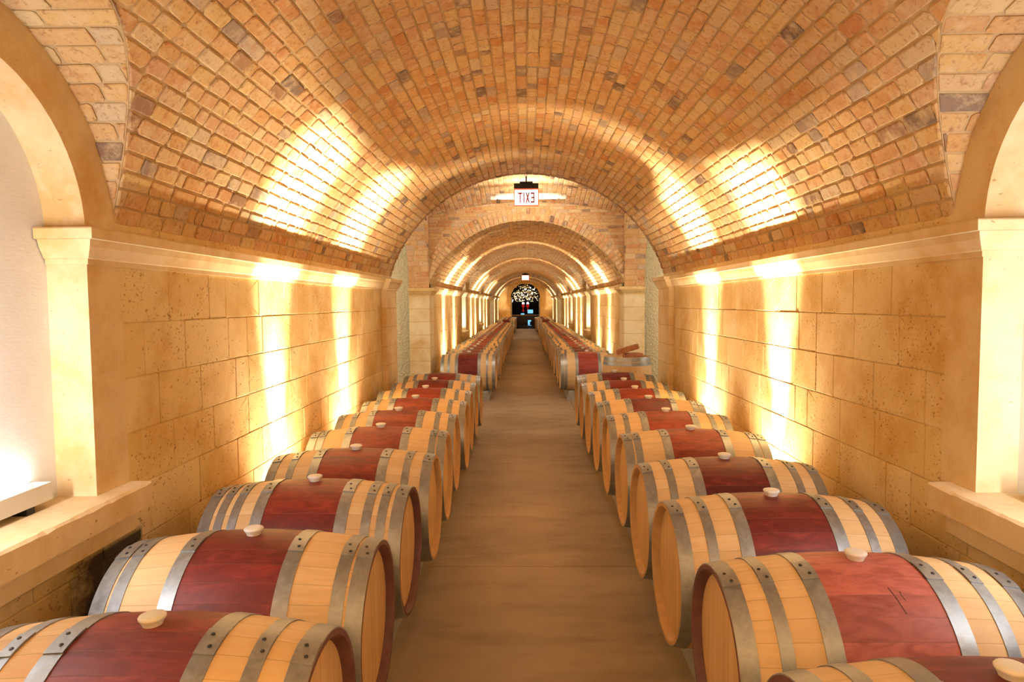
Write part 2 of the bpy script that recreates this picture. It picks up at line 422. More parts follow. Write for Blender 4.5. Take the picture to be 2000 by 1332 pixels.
def vault(name, arc, y0, y1, niches, brick_from=None, mat=None):
    mb, sh = MB(), MB()
    def P(u, t, h):
        x, z = arc.pt(u, h); return (x, t, EYE+z)
    def holes(z, left):
        o = []
        for sd, yn in niches:
            if (sd < 0) == left and z < NZ+LR:
                d = sqrt(max(0, LR**2-(z-NZ)**2)); o.append((yn-d, yn+d))
        return o
    bf = y0 if brick_from is None else brick_from
    E_ = edges(arc.L); ye = y1-.105 if y1 < 9 else y1
    def cut(u0, u1):
        um = (u0+u1)/2; left = arc.pt(um)[0] < arc.c
        z = max(arc.pt(u0)[1], arc.pt(u1)[1])
        hs = [yn for sd, yn in niches if (sd < 0) == left and yn > bf-1]
        if not hs or min(arc.pt(u0)[1], arc.pt(u1)[1]) > NZ+LR: return minus([(bf, ye)], [])
        def dd(u): return sqrt(max(0, LR**2-max(0, arc.pt(u)[1]-NZ)**2)) if arc.pt(u)[1] < NZ+LR else 0
        dm = min(dd(u0), dd(u1)); o = []; a = bf; fa = None
        for yn in sorted(hs):
            if yn-dm > a: o.append((a, yn-dm, fa, (lambda u, yn=yn: yn-dd(u))))
            a = yn+dm; fa = (lambda u, yn=yn: yn+dd(u))
        o.append((a, ye, fa, None))
        return o
    lay(mb, None, P, E_, None, cut, .215, .009, gap=.010, bev=.004, worn=.014)
    if y1 < 9:
        he = MB()
        for i in range(len(E_)-1):
            for w in range(1): brick(he, P, E_[i], E_[i+1], ye, y1, .010, gap=.009, bev=.004)
        fixn(he.st(name, BRD))
    for i in range(len(E_)-1):                       # mortar bed, one strip per course
        for q4 in range(3):
            ua, ub = E_[i]+(E_[i+1]-E_[i])*q4/3, E_[i]+(E_[i+1]-E_[i])*(q4+1)/3
            left = arc.pt((ua+ub)/2)[0] < arc.c
            ia, ib = minus([(y0, y1)], holes(arc.pt(ua)[1], left)), minus([(y0, y1)], holes(arc.pt(ub)[1], left))
            if len(ia) != len(ib): ia = ib = max(ia, ib, key=len)
            for (a0, b0), (a1, b1) in zip(ia, ib):
                nn = max(1, int((b0-a0)/1.5))
                for q in range(nn):
                    f, g_ = q/nn, (q+1)/nn
                    sh.add([P(ua,a0+(b0-a0)*f,0),P(ub,a1+(b1-a1)*f,0),P(ub,a1+(b1-a1)*g_,0),P(ua,a0+(b0-a0)*g_,0)], [(0,1,2,3)])
    # lunettes over the niches: bricks laid along X
    for sd, yn in niches:
        Wp = W1 if y1 < 9 else W2
        def PL(u, t, h, sd=sd, yn=yn):
            a = u/LR; r = LR-h
            return (XC+sd*t, yn+r*cos(a), EYE+NZ+r*sin(a))
        Ee = edges(pi*LR)
        def cutl(u0, u1):
            z = NZ+LR*sin((u0+u1)/2/LR); xi = arc.x_at(z)
            fx = lambda u: arc.x_at(NZ+LR*sin(u/LR))
            xm = min(fx(u0), fx(u1))
            return [(xm-.002, Wp+.01, fx, None)] if Wp-xi > .02 and z > arc.zs-.02 else []
        lay(mb, None, PL, Ee, None, cutl, .27, .007, gap=.009, bev=.003)
        nb = 120
        for i in range(nb):
            ua, ub = pi*LR*i/nb, pi*LR*(i+1)/nb
            xa, xb = [arc.x_at(NZ+LR*sin(u/LR)) for u in (ua, ub)]
            if max(xa, xb) < Wp and NZ+LR*sin(ua/LR) > arc.zs-.03:
                sh.add([PL(ua,xa,0),PL(ub,xb,0),PL(ub,Wp+.01,0),PL(ua,Wp+.01,0)], [(0,1,2,3)])
    o1 = fixn(mb.st(name, mat or BR)); 
    o2 = sh.st(name, MO)
    return o1, o2

W1, W2 = 1.77, 1.725
A1 = Arc(1.775, Z_SPR, 1.65); A2 = Arc(1.70, .335, 1.41)
Y1E = 8.66                        # end of first vault
YP = 11.5                         # front of the second arch
Y2E = 31.4; Y3 = 34.4; YEND = 42.6
NL, NRt = 2.05, 2.075
N1 = [(-1, NL), (1, NRt)]
N2 = [(s, y) for y in (18.4, 25.0) for s in (-1, 1)]

vault('ceiling', A1, -3.2, Y1E, N1, brick_from=1.15)
vault('ceiling', A2, YP, Y2E, N2)
vault('ceiling', A2, Y3, YEND, [])

# ---- stone walls
def wall(name, sd, W, y0, y1, niches, ztop=Z_SPR, blocks_from=None):
    mb, bk = MB(), MB()
    X = XC+sd*W
    zs = [-EYE]
    z = Z_CORN
    cs = [z]
    while z > -EYE+.12: z -= .243; cs.append(max(z, -EYE))
    cs = cs[::-1]; cs[0] = -EYE
    def P(u, t, h): return (X-sd*h, t, EYE+u)
    bf = y0 if blocks_from is None else blocks_from
    def cut(u0, u1):
        ho = [(yn-LR-.005, yn+LR+.005) for s, yn in niches if s == sd] if u1 > SILL-.02 else []
        return minus([(bf, y1)], ho)
    lay(mb, None, P, cs, None, cut, .46, .006, lmin=.75, gap=.0035, jit=.0012, bev=.0025, worn=.006, dh=.0009, back=.01)
    lay(mb, None, P, [Z_CORN+.02, .30, Z_SPR+.012], None, cut, .62, .006, lmin=.8, gap=.004, jit=.001, bev=.0035, worn=.006, dh=.0015, back=.01)
    o = fixn(mb.st(name, ST))
    segs = minus([(y0, y1)], [(yn-NR-.1, yn+NR+.1) for s, yn in niches if s == sd])
    for a, b in segs: bk.box(X, X+sd*.35, a, b, 0, EYE+ztop+.02)
    for s, yn in niches:
        if s == sd: bk.box(X, X+sd*.35, yn-NR-.1, yn+NR+.1, 0, EYE+SILL-.03)
    bk.st(name, ST if sd < 0 and y0 < 0 else MOW)

wall('wall_left', -1, W1, -3.2, 8.05, N1, blocks_from=1.0)
wall('wall_right', 1, W1, -3.2, 8.05, N1, blocks_from=1.0)
wall('wall_left', -1, W2, YP+.5, Y2E-.5, N2); wall('wall_right', 1, W2, YP+.5, Y2E-.5, N2)
wall('wall_left', -1, W2, Y3+.5, YEND, []); wall('wall_right', 1, W2, Y3+.5, YEND, [])

# ---- niche surround, back wall and sill
def niche(sd, yn, W, tn):
    pts = []; NA = 28
    inner, outer = [], []
    zb = EYE+SILL-.01
    def ring(r):
        o = [(yn-r, zb), (yn-r, EYE+NZ)]
        for i in range(1, NA): 
            a = pi-pi*i/NA; o.append((yn+r*cos(a), EYE+NZ+r*sin(a)))
        return o+[(yn+r, EYE+NZ), (yn+r, zb)]
    ri, ro = ring(NR), ring(LR+.03)
    xf, xb = XC+sd*(W-.008), XC+sd*(W+.155)
    n = len(ri); vs = []
    for (y, z) in ri: vs.append((xf, y, z))
    for (y, z) in ro: vs.append((xf, y, z))
    for (y, z) in ri: vs.append((xb, y, z))
    for (y, z) in ro: vs.append((xb, y, z))
    fs = []
    for i in range(n-1):
        fs += [(i, i+1, n+i+1, n+i), (i, 2*n+i, 2*n+i+1, i+1), (n+i, n+i+1, 3*n+i+1, 3*n+i)]
    tag(shade_auto(fixn(link('trim_%d' % tn, vs, fs, STS)), 30), kind='structure')
    bk = MB(); bk.box(xb, xb+sd*.14, yn-LR-.03, yn+LR+.03, zb-.02, EYE+NZ+LR+.04)
    bk.st('wall_left' if sd < 0 else 'wall_right', PLA)
    # sill slab with worn front edge and a second course beneath
    sl = MB(); ya, yb = yn-.80, yn+(.80 if sd < 0 else .73); N = 40
    xo = XC+sd*1.668*(W/W1); vs = []; fs = []
    for i in range(N+1):
        y = ya+(yb-ya)*i/N
        e = rnd(0, .007) if rnd(0,1) < .55 else rnd(0, .016)
        if i in (0, N): e = 0
        vs += [(xb, y, EYE+SILL), (xo+sd*(.006+e), y, EYE+SILL), (xo, y, EYE+SILL-.007-e*.6), (xo+sd*.002, y, EYE+SILL-.105), (xb, y, EYE+SILL-.105)]
    for i in range(N):
        for k in range(4):
            a = i*5+k; fs.append((a, a+1, a+6, a+5))
        fs.append((i*5+4, i*5, i*5+5, i*5+9))
    fs += [(0,1,2,3,4), tuple(N*5+k for k in (4,3,2,1,0))]
    sl.add(vs, fs)
    sl.box(XC+sd*1.715*(W/W1), xb, ya+.06, yb-.05, EYE+SILL-.20, EYE+SILL-.105, bev=.006)
    fixn(sl.st('trim_%d' % (tn+1), STS))
k = 1
for sd, yn in N1: niche(sd, yn, W1, k); k += 2
for sd, yn in N2: niche(sd, yn, W2, k); k += 2

# ---- moulded cornices (swept profile with mitred corners)
CPROF = [(-.02,.165),(.012,.165),(.014,.186),(.022,.190),(.030,.206),(.044,.232),(.050,.252),(.052,.260),(.070,.262),(.072,.300),(.066,.306),(-.02,.312)]
def sweep(name, path, prof, sd, mat):
    """path of (x,y); profile outset goes to the left of travel * sd"""
    n = len(path); vs, fs = [], []
    k = len(prof)
    for i in range(n):
        p = Vector(path[i])
        ns = []
        if i > 0: d = (p-Vector(path[i-1])).normalized(); ns.append(Vector((-d.y, d.x))*sd)
        if i < n-1: d = (Vector(path[i+1])-p).normalized(); ns.append(Vector((-d.y, d.x))*sd)
        if len(ns) == 2:
            m = (ns[0]+ns[1]); m = m/ (m.dot(ns[0]))
        else: m = ns[0]
        for o, z in prof: vs.append((p.x+m.x*o, p.y+m.y*o, EYE+z))
    for i in range(n-1):
        for q in range(k):
            a, b = i*k+q, i*k+(q+1) % k
            fs.append((a, b, b+k, a+k))
    fs += [tuple(range(k)), tuple((n-1)*k+q for q in range(k))[::-1]]
    o = link(name, vs, fs, mat); fixn(o); return tag(o, kind='structure')
def subdiv_path(p, step=.55):
    o = [p[0]]
    for a, b in zip(p, p[1:]):
        L = math.dist(a, b); n = max(1, int(L/step))
        for i in range(1, n+1): o.append((a[0]+(b[0]-a[0])*i/n, a[1]+(b[1]-a[1])*i/n))
    return o
PIL = 1.70
for sd in (-1, 1):
    yn = NL if sd < 0 else NRt
    X = lambda w: XC+sd*w
    s2 = -sd     # outset towards the tunnel axis
    # travelling +Y, left normal is -X: for the left wall the outset is +X, so sd=-1
    sgn = -1 if sd < 0 else 1
    sweep('trim_%d' % k, [(X(W1+.15), yn+NR), (X(W1-.008), yn+NR), (X(W1-.008), 8.05), (X(PIL), 8.05), (X(PIL), Y1E), (X(2.05), Y1E)], CPROF, sgn, STS); k += 1
    sweep('trim_%d' % k, [(X(W1), -3.2), (X(W1-.008), yn-NR), (X(W1+.15), yn-NR)], CPROF, sgn, STS); k += 1
    cuts = [y for s, y in N2 if s == sd]
    starts = [YP+.5]+[y+NR for y in cuts]; ends = [y-NR for y in cuts]+[Y2E-.5]
    for a, b in zip(starts, ends):
        p = [(X(W2), a), (X(W2), b)]
        if a != starts[0]: p = [(X(W2+.14), a)]+p
        if b != ends[-1]: p = p+[(X(W2+.14), b)]
        sweep('trim_%d' % k, p, CPROF, sgn, STS); k += 1
    sweep('trim_%d' % k, [(X(W2), Y3+.5), (X(W2), YEND)], CPROF, sgn, STS); k += 1

# ---- pilasters of the first vault, piers of the crossings
def ashlar(name, sd, x_in, x_out, ya, yb, ztop, faces=('side','front','back'), mat=None, step=.243):
    mb, bk = MB(), MB()
    zs = [0.0]; 
    zt = EYE+ztop; n = max(1, round(zt/step)); zs = [zt*i/n for i in range(n+1)]
    xi, xo = XC+sd*x_in, XC+sd*x_out
    bk.box(xi+sd*.004, xo, ya+.004, yb-.004, 0, zt)
    for i in range(n):
        e = .002
        z0, z1 = zs[i]+e, zs[i+1]-e
        mb.box(min(xi, xo), max(xi, xo), ya, yb, z0, z1, bev=.005)
    o = fixn(mb.st(name, mat or STP)); bk.st(name, MOW)
PPROF = [(-.02,.125),(.004,.125),(.006,.150),(.014,.155),(.030,.178),(.044,.205),(.046,.214),(.062,.216),(.064,.258),(.058,.266),(-.02,.268)]
for sd in (-1, 1):
    nm = 'wall_left' if sd < 0 else 'wall_right'
    ashlar(nm, sd, PIL, 2.05, 8.05, Y1E, Z_CORN+.01, mat=STS)
    mb = MB(); mb.box(XC+sd*(W1-.006), XC+sd*2.05, 8.05, Y1E, EYE+.30, EYE+Z_SPR+.012, bev=.004); mb.st(nm, STS)
    for (ya, yb) in ((YP, YP+.5), (Y2E-.5, Y2E), (Y3, Y3+.5)):
        ashlar(nm, sd, 1.675, 2.035, ya, yb, .135)
        sgn = -1 if sd < 0 else 1
        path = [(XC+sd*2.035, ya), (XC+sd*1.675, ya), (XC+sd*1.675, yb), (XC+sd*1.73, yb)]
        sweep('trim_%d' % k, path, [(o*1.4, z) for o, z in PPROF], sgn, ST); k += 1
        mb = MB(); mb.box(XC+sd*1.69, XC+sd*2.035, ya+.004, yb, EYE+.262, EYE+.27, bev=.002); mb.st(nm, BRF)

# ---- crossings: groined brick vault, side arms with roughcast walls
XI, XO = 1.68, 2.035              # inner and outer plane of the side arches
def dome(x, dy): return 1.885-(x*x+dy*dy)/12.2
AZS, AR = .268, 1.37             # spring and rise of the side arches
def crossing(ya, yb, first):
    yc = (ya+yb)/2; hy = (yb-ya)/2; r = AR
    mb, sh = MB(), MB()
    # shallow domed brick ceiling
    def P(u, t, h): return (XC+u, t, EYE+dome(u, t-yc)-h)
    n = round(2*XI/CRS); E_ = [-XI+2*XI*q/n for q in range(n+1)]
    lay(mb, None, P, E_, None, lambda a, b: [(ya, yb)], .215, .009, gap=.010)
    for q in range(n):
        for w in range(10):
            ta, tb = ya+(yb-ya)*w/10, ya+(yb-ya)*(w+1)/10
            sh.add([P(E_[q],ta,0),P(E_[q+1],ta,0),P(E_[q+1],tb,0),P(E_[q],tb,0)], [(0,1,2,3)])
    n = 46; TH = [pi*q/n for q in range(n+1)]
    def dz(z):                                       # half width of the side arch at height z
        d = 1-((z-AZS)/r)**2; return hy*sqrt(max(0, min(1, d))) if z > AZS else hy
    for sd in (-1, 1):
        # soffit of the side arch, bricks along X
        def PT(a, t, h):
            nx, nz = cos(a)/hy, sin(a)/r; q = sqrt(nx*nx+nz*nz)
            return (XC+sd*t, yc-hy*cos(a)+h*nx/q, EYE+AZS+r*sin(a)-h*nz/q)
        for i in range(n):
            def xin(a): z = AZS+r*sin(a); return max(XI, A1.x_at(z)+.012) if first and a < pi/2 and z < .62 else XI
            x0 = max(xin(TH[i]), xin(TH[i+1]))
            sh.add([PT(TH[i],xin(TH[i]),0),PT(TH[i+1],xin(TH[i+1]),0),PT(TH[i+1],XO,0),PT(TH[i],XO,0)], [(0,1,2,3)])
            am = (TH[i]+TH[i+1])/2; ds = sqrt((hy*sin(am))**2+(r*cos(am))**2)
            def PA(s_, tt, h): return PT(s_/ds, tt, h)
            t = x0
            while t < XO-.005:
                t1 = min(XO, t+.23*rnd(.55,1.1))
                if XO-t1 < .06: t1 = XO
                brick(mb, PA, TH[i]*ds, TH[i+1]*ds, t, t1, .008, gap=.010, bev=.004)
                t = t1
        # spandrels of the side arch, in the plane of the piers
        def PS(z, t, h): return (XC+sd*(XI-h), t, EYE+z)
        z = AZS; ed = [z]
        while z < 1.70: z += .062; ed.append(z)
        for a, b in zip(ed, ed[1:]):
            top = dome(XI, 0)
            if a > top: continue
            d = dz(b); lo = lambda s_: yc+dz(s_); hi = lambda s_: yc-dz(s_)
            lay(mb, None, PS, [a, b], None, (lambda u, v_: ([(ya, yc-d, None, hi)] if not (first and b < .62) else [])+[(yc+d, yb, lo, None)] if d > 0 else [(ya, yb)]), .22, .007, gap=.009, bev=.003)
            for q in range(2):
                za, zb = a+(b-a)*q/2, a+(b-a)*(q+1)/2
                sh.add([PS(za,yc+dz(za),0),PS(za,yb,0),PS(zb,yb,0),PS(zb,yc+dz(zb),0)], [(0,1,2,3)])
                if not (first and b < .62): sh.add([PS(za,ya,0),PS(za,yc-dz(za),0),PS(zb,yc-dz(zb),0),PS(zb,ya,0)], [(0,1,2,3)])
    fixn(mb.st('ceiling', BRF)); sh.st('ceiling', MO)
    # arms
    for sd in (-1, 1):
        nm = 'wall_left' if sd < 0 else 'wall_right'
        X0, X1 = XC+sd*2.0, XC+sd*4.6
        w = MB()
        w.box(X0, X1, yb+.10, yb+.35, 0, EYE+2.1); w.box(X0, X1, ya-.40, ya-.15, 0, EYE+2.1)
        w.box(X1, X1+sd*.25, ya-.40, yb+.35, 0, EYE+2.1)
        w.box(XC+sd*2.05, X0+sd*.3, yb-.06, yb+.12, 0, .02)
        w.st(nm, RC)
        # outer face of the transverse arch above the opening
        a = MB(); N = 24; vs = []; fs = []
        xo = XC+sd*2.035
        for i in range(N+1):
            t = pi*i/N; y, z = yc-hy*cos(t), AZS+r*sin(t)
            vs += [(xo, y, EYE+z), (xo, y, EYE+2.1)]
        for i in range(N): fs.append((2*i, 2*i+1, 2*i+3, 2*i+2))
        a.add(vs, fs); a.st(nm, RC)
        c = MB(); c.box(X0, X1+sd*.25, ya-.4, yb+.35, EYE+2.1, EYE+2.3); c.st('ceiling', PLA)
crossing(Y1E, YP, True)
crossing(Y2E, Y3, False)

# ---- brick front of the second arch (and of the third): ring of voussoirs and coursed spandrels
def arch_front(yf, facing=-1, A2=None, ring=True):
    A2 = A2 or globals()['A2']
    mb, bk = MB(), MB()
    def PF(s, t, h): return (s, yf+facing*h, EYE+t)
    # ring
    n = int(A2.L/.078)
    RT = .215
    for i in range(n):
        a0, a1 = pi-A2.a0-(pi-2*A2.a0)*i/n, pi-A2.a0-(pi-2*A2.a0)*(i+1)/n
        for r0, r1 in ((0, .1), (.1, RT)) if i % 2 else ((0, .125), (.125, RT)):
            am = (a0+a1)/2
            rm = A2.R+(r0+r1)/2
            if abs(rm*cos(am)) > XI-.03 or A2.zc+rm*sin(am) > dome(rm*cos(am), 1.42): continue
            def PR(s, t, h, a0=a0, a1=a1):
                a = a0+(a1-a0)*s/.078; r = A2.R+t
                return (XC+r*cos(a), yf+facing*h, EYE+A2.zc+r*sin(a))
            brick(mb, PR, 0, .078, r0, r1, .016, gap=.014)
    # spandrel courses (thin bricks)
    z = .30; ed = [z]
    while z < 1.72: z += .056; ed.append(z)
    for i in range(len(ed)-1):
        zm = (ed[i]+ed[i+1])/2
        if zm > dome(0, 1.42): continue
        xo = min(XI, sqrt((dome(0, 1.42)-zm)*12.2))
        d = (A2.R+RT)**2-(zm-A2.zc)**2; xi = sqrt(d) if d > 0 else 0
        iv = minus([(-xo, xo)], [(-xi, xi)] if xi > 0 else [])
        for a, b in iv:
            t = a
            while t < b-.01:
                L = .23*rnd(.6,1.15); t1 = min(b, t+L)
                if b-t1 < .06: t1 = b
                brick(mb, lambda s, q, h: (XC+s, yf+facing*h, EYE+q), t, t1, ed[i], ed[i+1], .010, gap=.012, jit=.002, worn=.006)
                t = t1
    fixn(mb.st('wall_front' if facing < 0 else 'wall_back', BRF))
    N = 60; vs = []; fs = []
    for i in range(N+1):
        u = A2.L*i/N; x, zz = A2.pt(u)
        zz2 = dome(x-XC, 1.42)+.10
        vs += [(x, yf, EYE+zz), (x, yf, EYE+max(zz2, zz+.001)), (x, yf-facing*.35, EYE+zz), (x, yf-facing*.35, EYE+max(zz2, zz+.001))]
    for i in range(N):
        a = 4*i; fs += [(a, a+1, a+5, a+4), (a+2, a+6, a+7, a+3)]
    bk.add(vs, fs); bk.st('wall_front' if facing < 0 else 'wall_back', MO)
arch_front(YP); arch_front(Y3); arch_front(Y2E, 1); arch_front(Y1E, 1, A1)

# ---- end wall with arched doorway
DC, DH, DT = .03, .94, 1.25
def end_wall():
    mb, bk = MB(), MB()
    zs0 = DT-DH
    cs = [-EYE]
    while cs[-1] < 1.55: cs.append(cs[-1]+.24)
    for i in range(len(cs)-1):
        zm = (cs[i]+cs[i+1])/2
        if zm < zs0: hw = DH
        else: hw = sqrt(max(0, DH**2-(zm-zs0)**2))
        iv = minus([(-2.0, 2.0)], [(DC-hw, DC+hw)] if hw > 0 else [])
        for a, b in iv:
            t = a
            while t < b-.02:
                L = .5*rnd(.7,1.1); t1 = min(b, t+L)
                if b-t1 < .1: t1 = b
                brick(mb, lambda s, q, h: (s, YEND-h, EYE+q), t, t1, cs[i], cs[i+1], .006, gap=.006, jit=.001, bev=.004, worn=.006, dh=.002, back=.01)
                t = t1
    fixn(mb.st('wall_back', ST))
    # backing with the exact arched hole
    N = 24; vs, fs = [], []
    pr = [(DC-DH, -EYE), (DC-DH, zs0)]+[(DC-DH*cos(pi*i/N), zs0+DH*sin(pi*i/N)) for i in range(1, N)]+[(DC+DH, zs0), (DC+DH, -EYE)]
    for x, z in pr:
        dx, dz = x-DC, z-zs0
        if z <= zs0: ox, oz = (-2.2 if x < DC else 2.2), z
        else: f = 2.4/max(abs(dx), abs(dz)); ox, oz = DC+dx*f, zs0+dz*f
        vs += [(x, YEND, EYE+z), (ox, YEND, EYE+oz), (x, YEND+.4, EYE+z)]
    for i in range(len(pr)-1):
        a = 3*i; fs += [(a, a+1, a+4, a+3), (a, a+3, a+5, a+2)]
    bk.add(vs, fs); bk.st('wall_back', MOW)
end_wall()
# the dark room beyond the doorway
mb = MB()
for b in ((-3.2,3.2,YEND+6,YEND+6.1,0,4.2), (-3.3,-3.2,YEND+.4,YEND+6,0,4.2), (3.2,3.3,YEND+.4,YEND+6,0,4.2), (-3.3,3.3,YEND+.4,YEND+6.1,4.2,4.3)):
    mb.box(*b)
mb.st('wall_far', DRK)
mb = MB(); mb.box(-3.3,3.3,YEND+.4,YEND+6.1,-.1,0); mb.st('floor', DGL)
# back wall behind the camera
mb = MB(); mb.box(-2.2, 2.2, -3.45, -3.2, 0, 3.7); mb.st('wall_near', ST)

# ---- concrete floor in slabs
mb = MB(); js = MB()
js.box(-4.9, 4.9, -3.3, YEND+.4, -.2, -.012); js.st('floor', JNT)
ys = [-3.3, .48, 4.18, 7.9, 11.05]
while ys[-1] < YEND: ys.append(ys[-1]+3.6)
ys[-1] = YEND+.4
xs = [-4.9, -.70, .77, 4.9]
for i in range(len(ys)-1):
    for j in range(3):
        e = .0025
        mb.box(xs[j]+e, xs[j+1]-e, ys[i]+e, ys[i+1]-e, -.15, 0, bev=.003)
fixn(mb.st('floor', CON))

# ---------------------------------------------------------------- barrels
BL, BR_, RR = .475, .35, .305     # half length, bilge radius, rim radius
def rad(x): return BR_-(BR_-RR)*(abs(x)/BL)**1.9
CZ = .35
def make_meshes(seg, steps):
    out = {}
    # staves, closed solid with the chime and the recess for the heads
    for nm, dark in (('oak', 0), ('dark', 1)):
        mb = MB()
        pr = [(rad(-BL+2*BL*i/steps), -BL+2*BL*i/steps) for i in range(steps+1)]
        mb.lathe(pr, seg, 'X', (0,0,CZ))
        for s in (-1, 1):
            ch = [(rad(BL), s*BL), (rad(BL)-.016, s*BL), (rad(BL)-.026, s*(BL-.012)), (rad(BL)-.032, s*(BL-.042)), (rad(BL)-.06, s*(BL-.042))]
            mb.lathe(ch, seg, 'X', (0,0,CZ), mi=1)
        o = mb.done('staves', [OAK, CHD if dark else CHO]); fixn(o); shade_auto(o, 35)
        out['body_'+nm] = o.data; bpy.data.objects.remove(o)
    hd = MB()
    vs = [(BL-.034, 0, CZ)]; n = seg
    for i in range(n): a = 2*pi*i/n; vs.append((BL-.034, (RR-.027)*cos(a), CZ+(RR-.027)*sin(a)))
    for i in range(n): a = 2*pi*i/n; vs.append((BL-.056, (RR-.027)*cos(a), CZ+(RR-.027)*sin(a)))
    fs = [(0, 1+i, 1+(i+1) % n) for i in range(n)]+[(1+i, 1+n+i, 1+n+(i+1) % n, 1+(i+1) % n) for i in range(n)]+[tuple(range(1+n, 1+2*n))[::-1]]
    hd.add(vs, fs); o = hd.done('head', HEAD); fixn(o); out['head'] = o.data; bpy.data.objects.remove(o)
    def hoop(x0, x1, key):
        mb = MB(); t = .0035
        prof = []
        for q in range(4): x = x0+(x1-x0)*q/3; prof.append((rad(x)+t, x))
        ring = [(rad(x0)+.0002, x0)]+prof+[(rad(x1)+.0002, x1)]
        mb.lathe(ring, seg, 'X', (0,0,CZ))
        # riveted overlap near the top, on the side towards -Y
        a0, a1 = pi/2+.06, pi/2+.34
        ov = [(r+.0006 if i in (0, len(ring)-1) else r+.0038, x) for i, (r, x) in enumerate(ring)]
        mb.lathe(ov, 5, 'X', (0,0,CZ), a0=a0, a1=a1)
        for e in (a0, a1):
            k = len(ov); vs = [(x, r*cos(e), CZ+r*sin(e)) for r, x in ov]+[(x, (rad(x)+.001)*cos(e), CZ+(rad(x)+.001)*sin(e)) for r, x in ov]
            mb.add(vs, [(i, i+1, k+i+1, k+i) for i in range(k-1)])
        xm = (x0+x1)/2
        for ii, a in enumerate((a0+.075, a1-.075)):
            xr = xm+(.006 if ii else -.006)
            r = rad(xr)+t+.0038; c = Vector((xr, r*cos(a), CZ+r*sin(a))); nrm = Vector((0, cos(a), sin(a)))
            t1 = Vector((1,0,0)); t2 = nrm.cross(t1); vs = []; fs = []; m = 8
            for rr, hh in ((.0062,-.001),(.0055,.002),(.0026,.0034)):
                for q in range(m): b = 2*pi*q/m; vs.append(c+nrm*hh+(t1*cos(b)+t2*sin(b))*rr)
            for w in range(2):
                for q in range(m): fs.append((w*m+q, w*m+(q+1) % m, (w+1)*m+(q+1) % m, (w+1)*m+q))
            fs.append(tuple(2*m+q for q in range(m)))
            mb.add(vs, fs, 1)
        o = mb.done('hoop', [HOOP, RIV]); fixn(o); shade_auto(o, 40); out[key] = o.data; bpy.data.objects.remove(o)
    for key, (a, b) in HOOPS.items():
        hoop(a, b, 'hoop_%s_1' % key); hoop(-b, -a, 'hoop_%s_-1' % key)
    bg = MB()
    bg.lathe([(0,-.012),(.024,-.012),(.0265,.002),(.030,.009),(.0355,.017),(.0365,.021),(.034,.025),(.026,.0275),(.012,.0285),(0,.0285)], max(12, seg//3), 'Z', (0,0,CZ+BR_))
    o = bg.done('bung', BUNG); fixn(o); shade_auto(o, 50); out['bung'] = o.data; bpy.data.objects.remove(o)
    return out
HOOPS = {'chime': (.418,.4745), 'quarter': (.313,.354), 'bilge': (.170,.224), 'quarter_in': (.289,.331), 'quarter_out': (.357,.398), 'tight': (.362,.408)}
VAR = {'A': ('chime','quarter','bilge'), 'B': ('chime','quarter_out','quarter_in','bilge'), 'C': ('chime','tight','bilge')}
HI = make_meshes(64, 24); LO = make_meshes(28, 10)
BODY_Z = .118                     # underside of the barrels

def inst(name, data, parent):
    o = bpy.data.objects.new(name, data); COL.objects.link(o); o.parent = parent; return o

protos = {}
def barrel(x, y, label, group, red, var='A', hi=True, dark=False, rz=0.0, rx=0.0, bung=True):
    """copies of one barrel of each kind, part by part"""
    r = empty('wine_barrel', (x, y, BODY_Z), rz)
    tag(r, label, 'barrel', group)
    key = (var, hi, dark, bung)
    if key not in protos:
        D = HI if hi else LO; parts = []
        parts.append(inst('staves', D['body_dark' if dark else 'body_oak'], r))
        for s in (0, 1):
            h = inst('head', D['head'], r); h.rotation_euler = (0, 0, pi*s); parts.append(h)
        for hk in VAR[var]:
            for s in (-1, 1): parts.append(inst('hoop', D['hoop_%s_%d' % (hk, s)], r))
        if bung: parts.append(inst('bung', D['bung'], r))
        protos[key] = parts
        body = parts[0]
    else:
        body = None
        for p in protos[key]:
            c = p.copy(); COL.objects.link(c); c.parent = r
            if body is None: body = c
    body.color = (*red, 1)
    return r, body

ORD = ['first','second','third','fourth','fifth','sixth','seventh','eighth','ninth','tenth','eleventh','twelfth','thirteenth','fourteenth','fifteenth',
       'sixteenth','seventeenth','eighteenth','nineteenth','twentieth','twenty-first','twenty-second','twenty-third','twenty-fourth','twenty-fifth','twenty-sixth','twenty-seventh','twenty-eighth']
DKR = (.150,.017,.014); MDR = (.205,.030,.018); PNK = (.47,.135,.105)
def red_of(i):
    f = rnd(.8, 1.2); b = random.choice((DKR, MDR, MDR)); return tuple(c*f*1.25 for c in b)
LY = [1.76,2.471,3.235,3.945,4.66,5.39,6.10,6.83,7.55,8.27]
LX = [-1.028,-1.039,-1.046,-1.022,-1.028,-1.041,-1.018,-1.034,-1.038,-1.03]
RY = [1.516,2.227,2.97,3.685,4.53,5.285,6.005,6.712,7.42,8.262]
RX = [1.12,1.111,1.101,1.104,1.126,1.115,1.111,1.103,1.097,1.108]
LV = 'ACBACAAAAA'; RV = 'AAAACACAAC'
LRED = [(.165,.028,.024),(.155,.017,.013),(.165,.020,.014),(.19,.024,.014),(.22,.034,.02),(.21,.032,.018),(.235,.038,.022),(.23,.035,.02),(.16,.02,.016),(.18,.022,.016)]
RRED = [(.15,.026,.024),PNK,(.155,.018,.014),(.115,.012,.011),(.22,.032,.016),(.22,.032,.016),(.12,.014,.014),(.19,.024,.012),(.15,.016,.012),(.13,.014,.014)]
GL, GR = 'wine barrels of the near left row', 'wine barrels of the near right row'
LLAB = ['oak wine barrel with dull red band, nearest of the left row',
        'red-banded barrel with two hoops close together at its end, second in near left row',
        'oak barrel with eight hoops and a dark red band, third in the near left row']
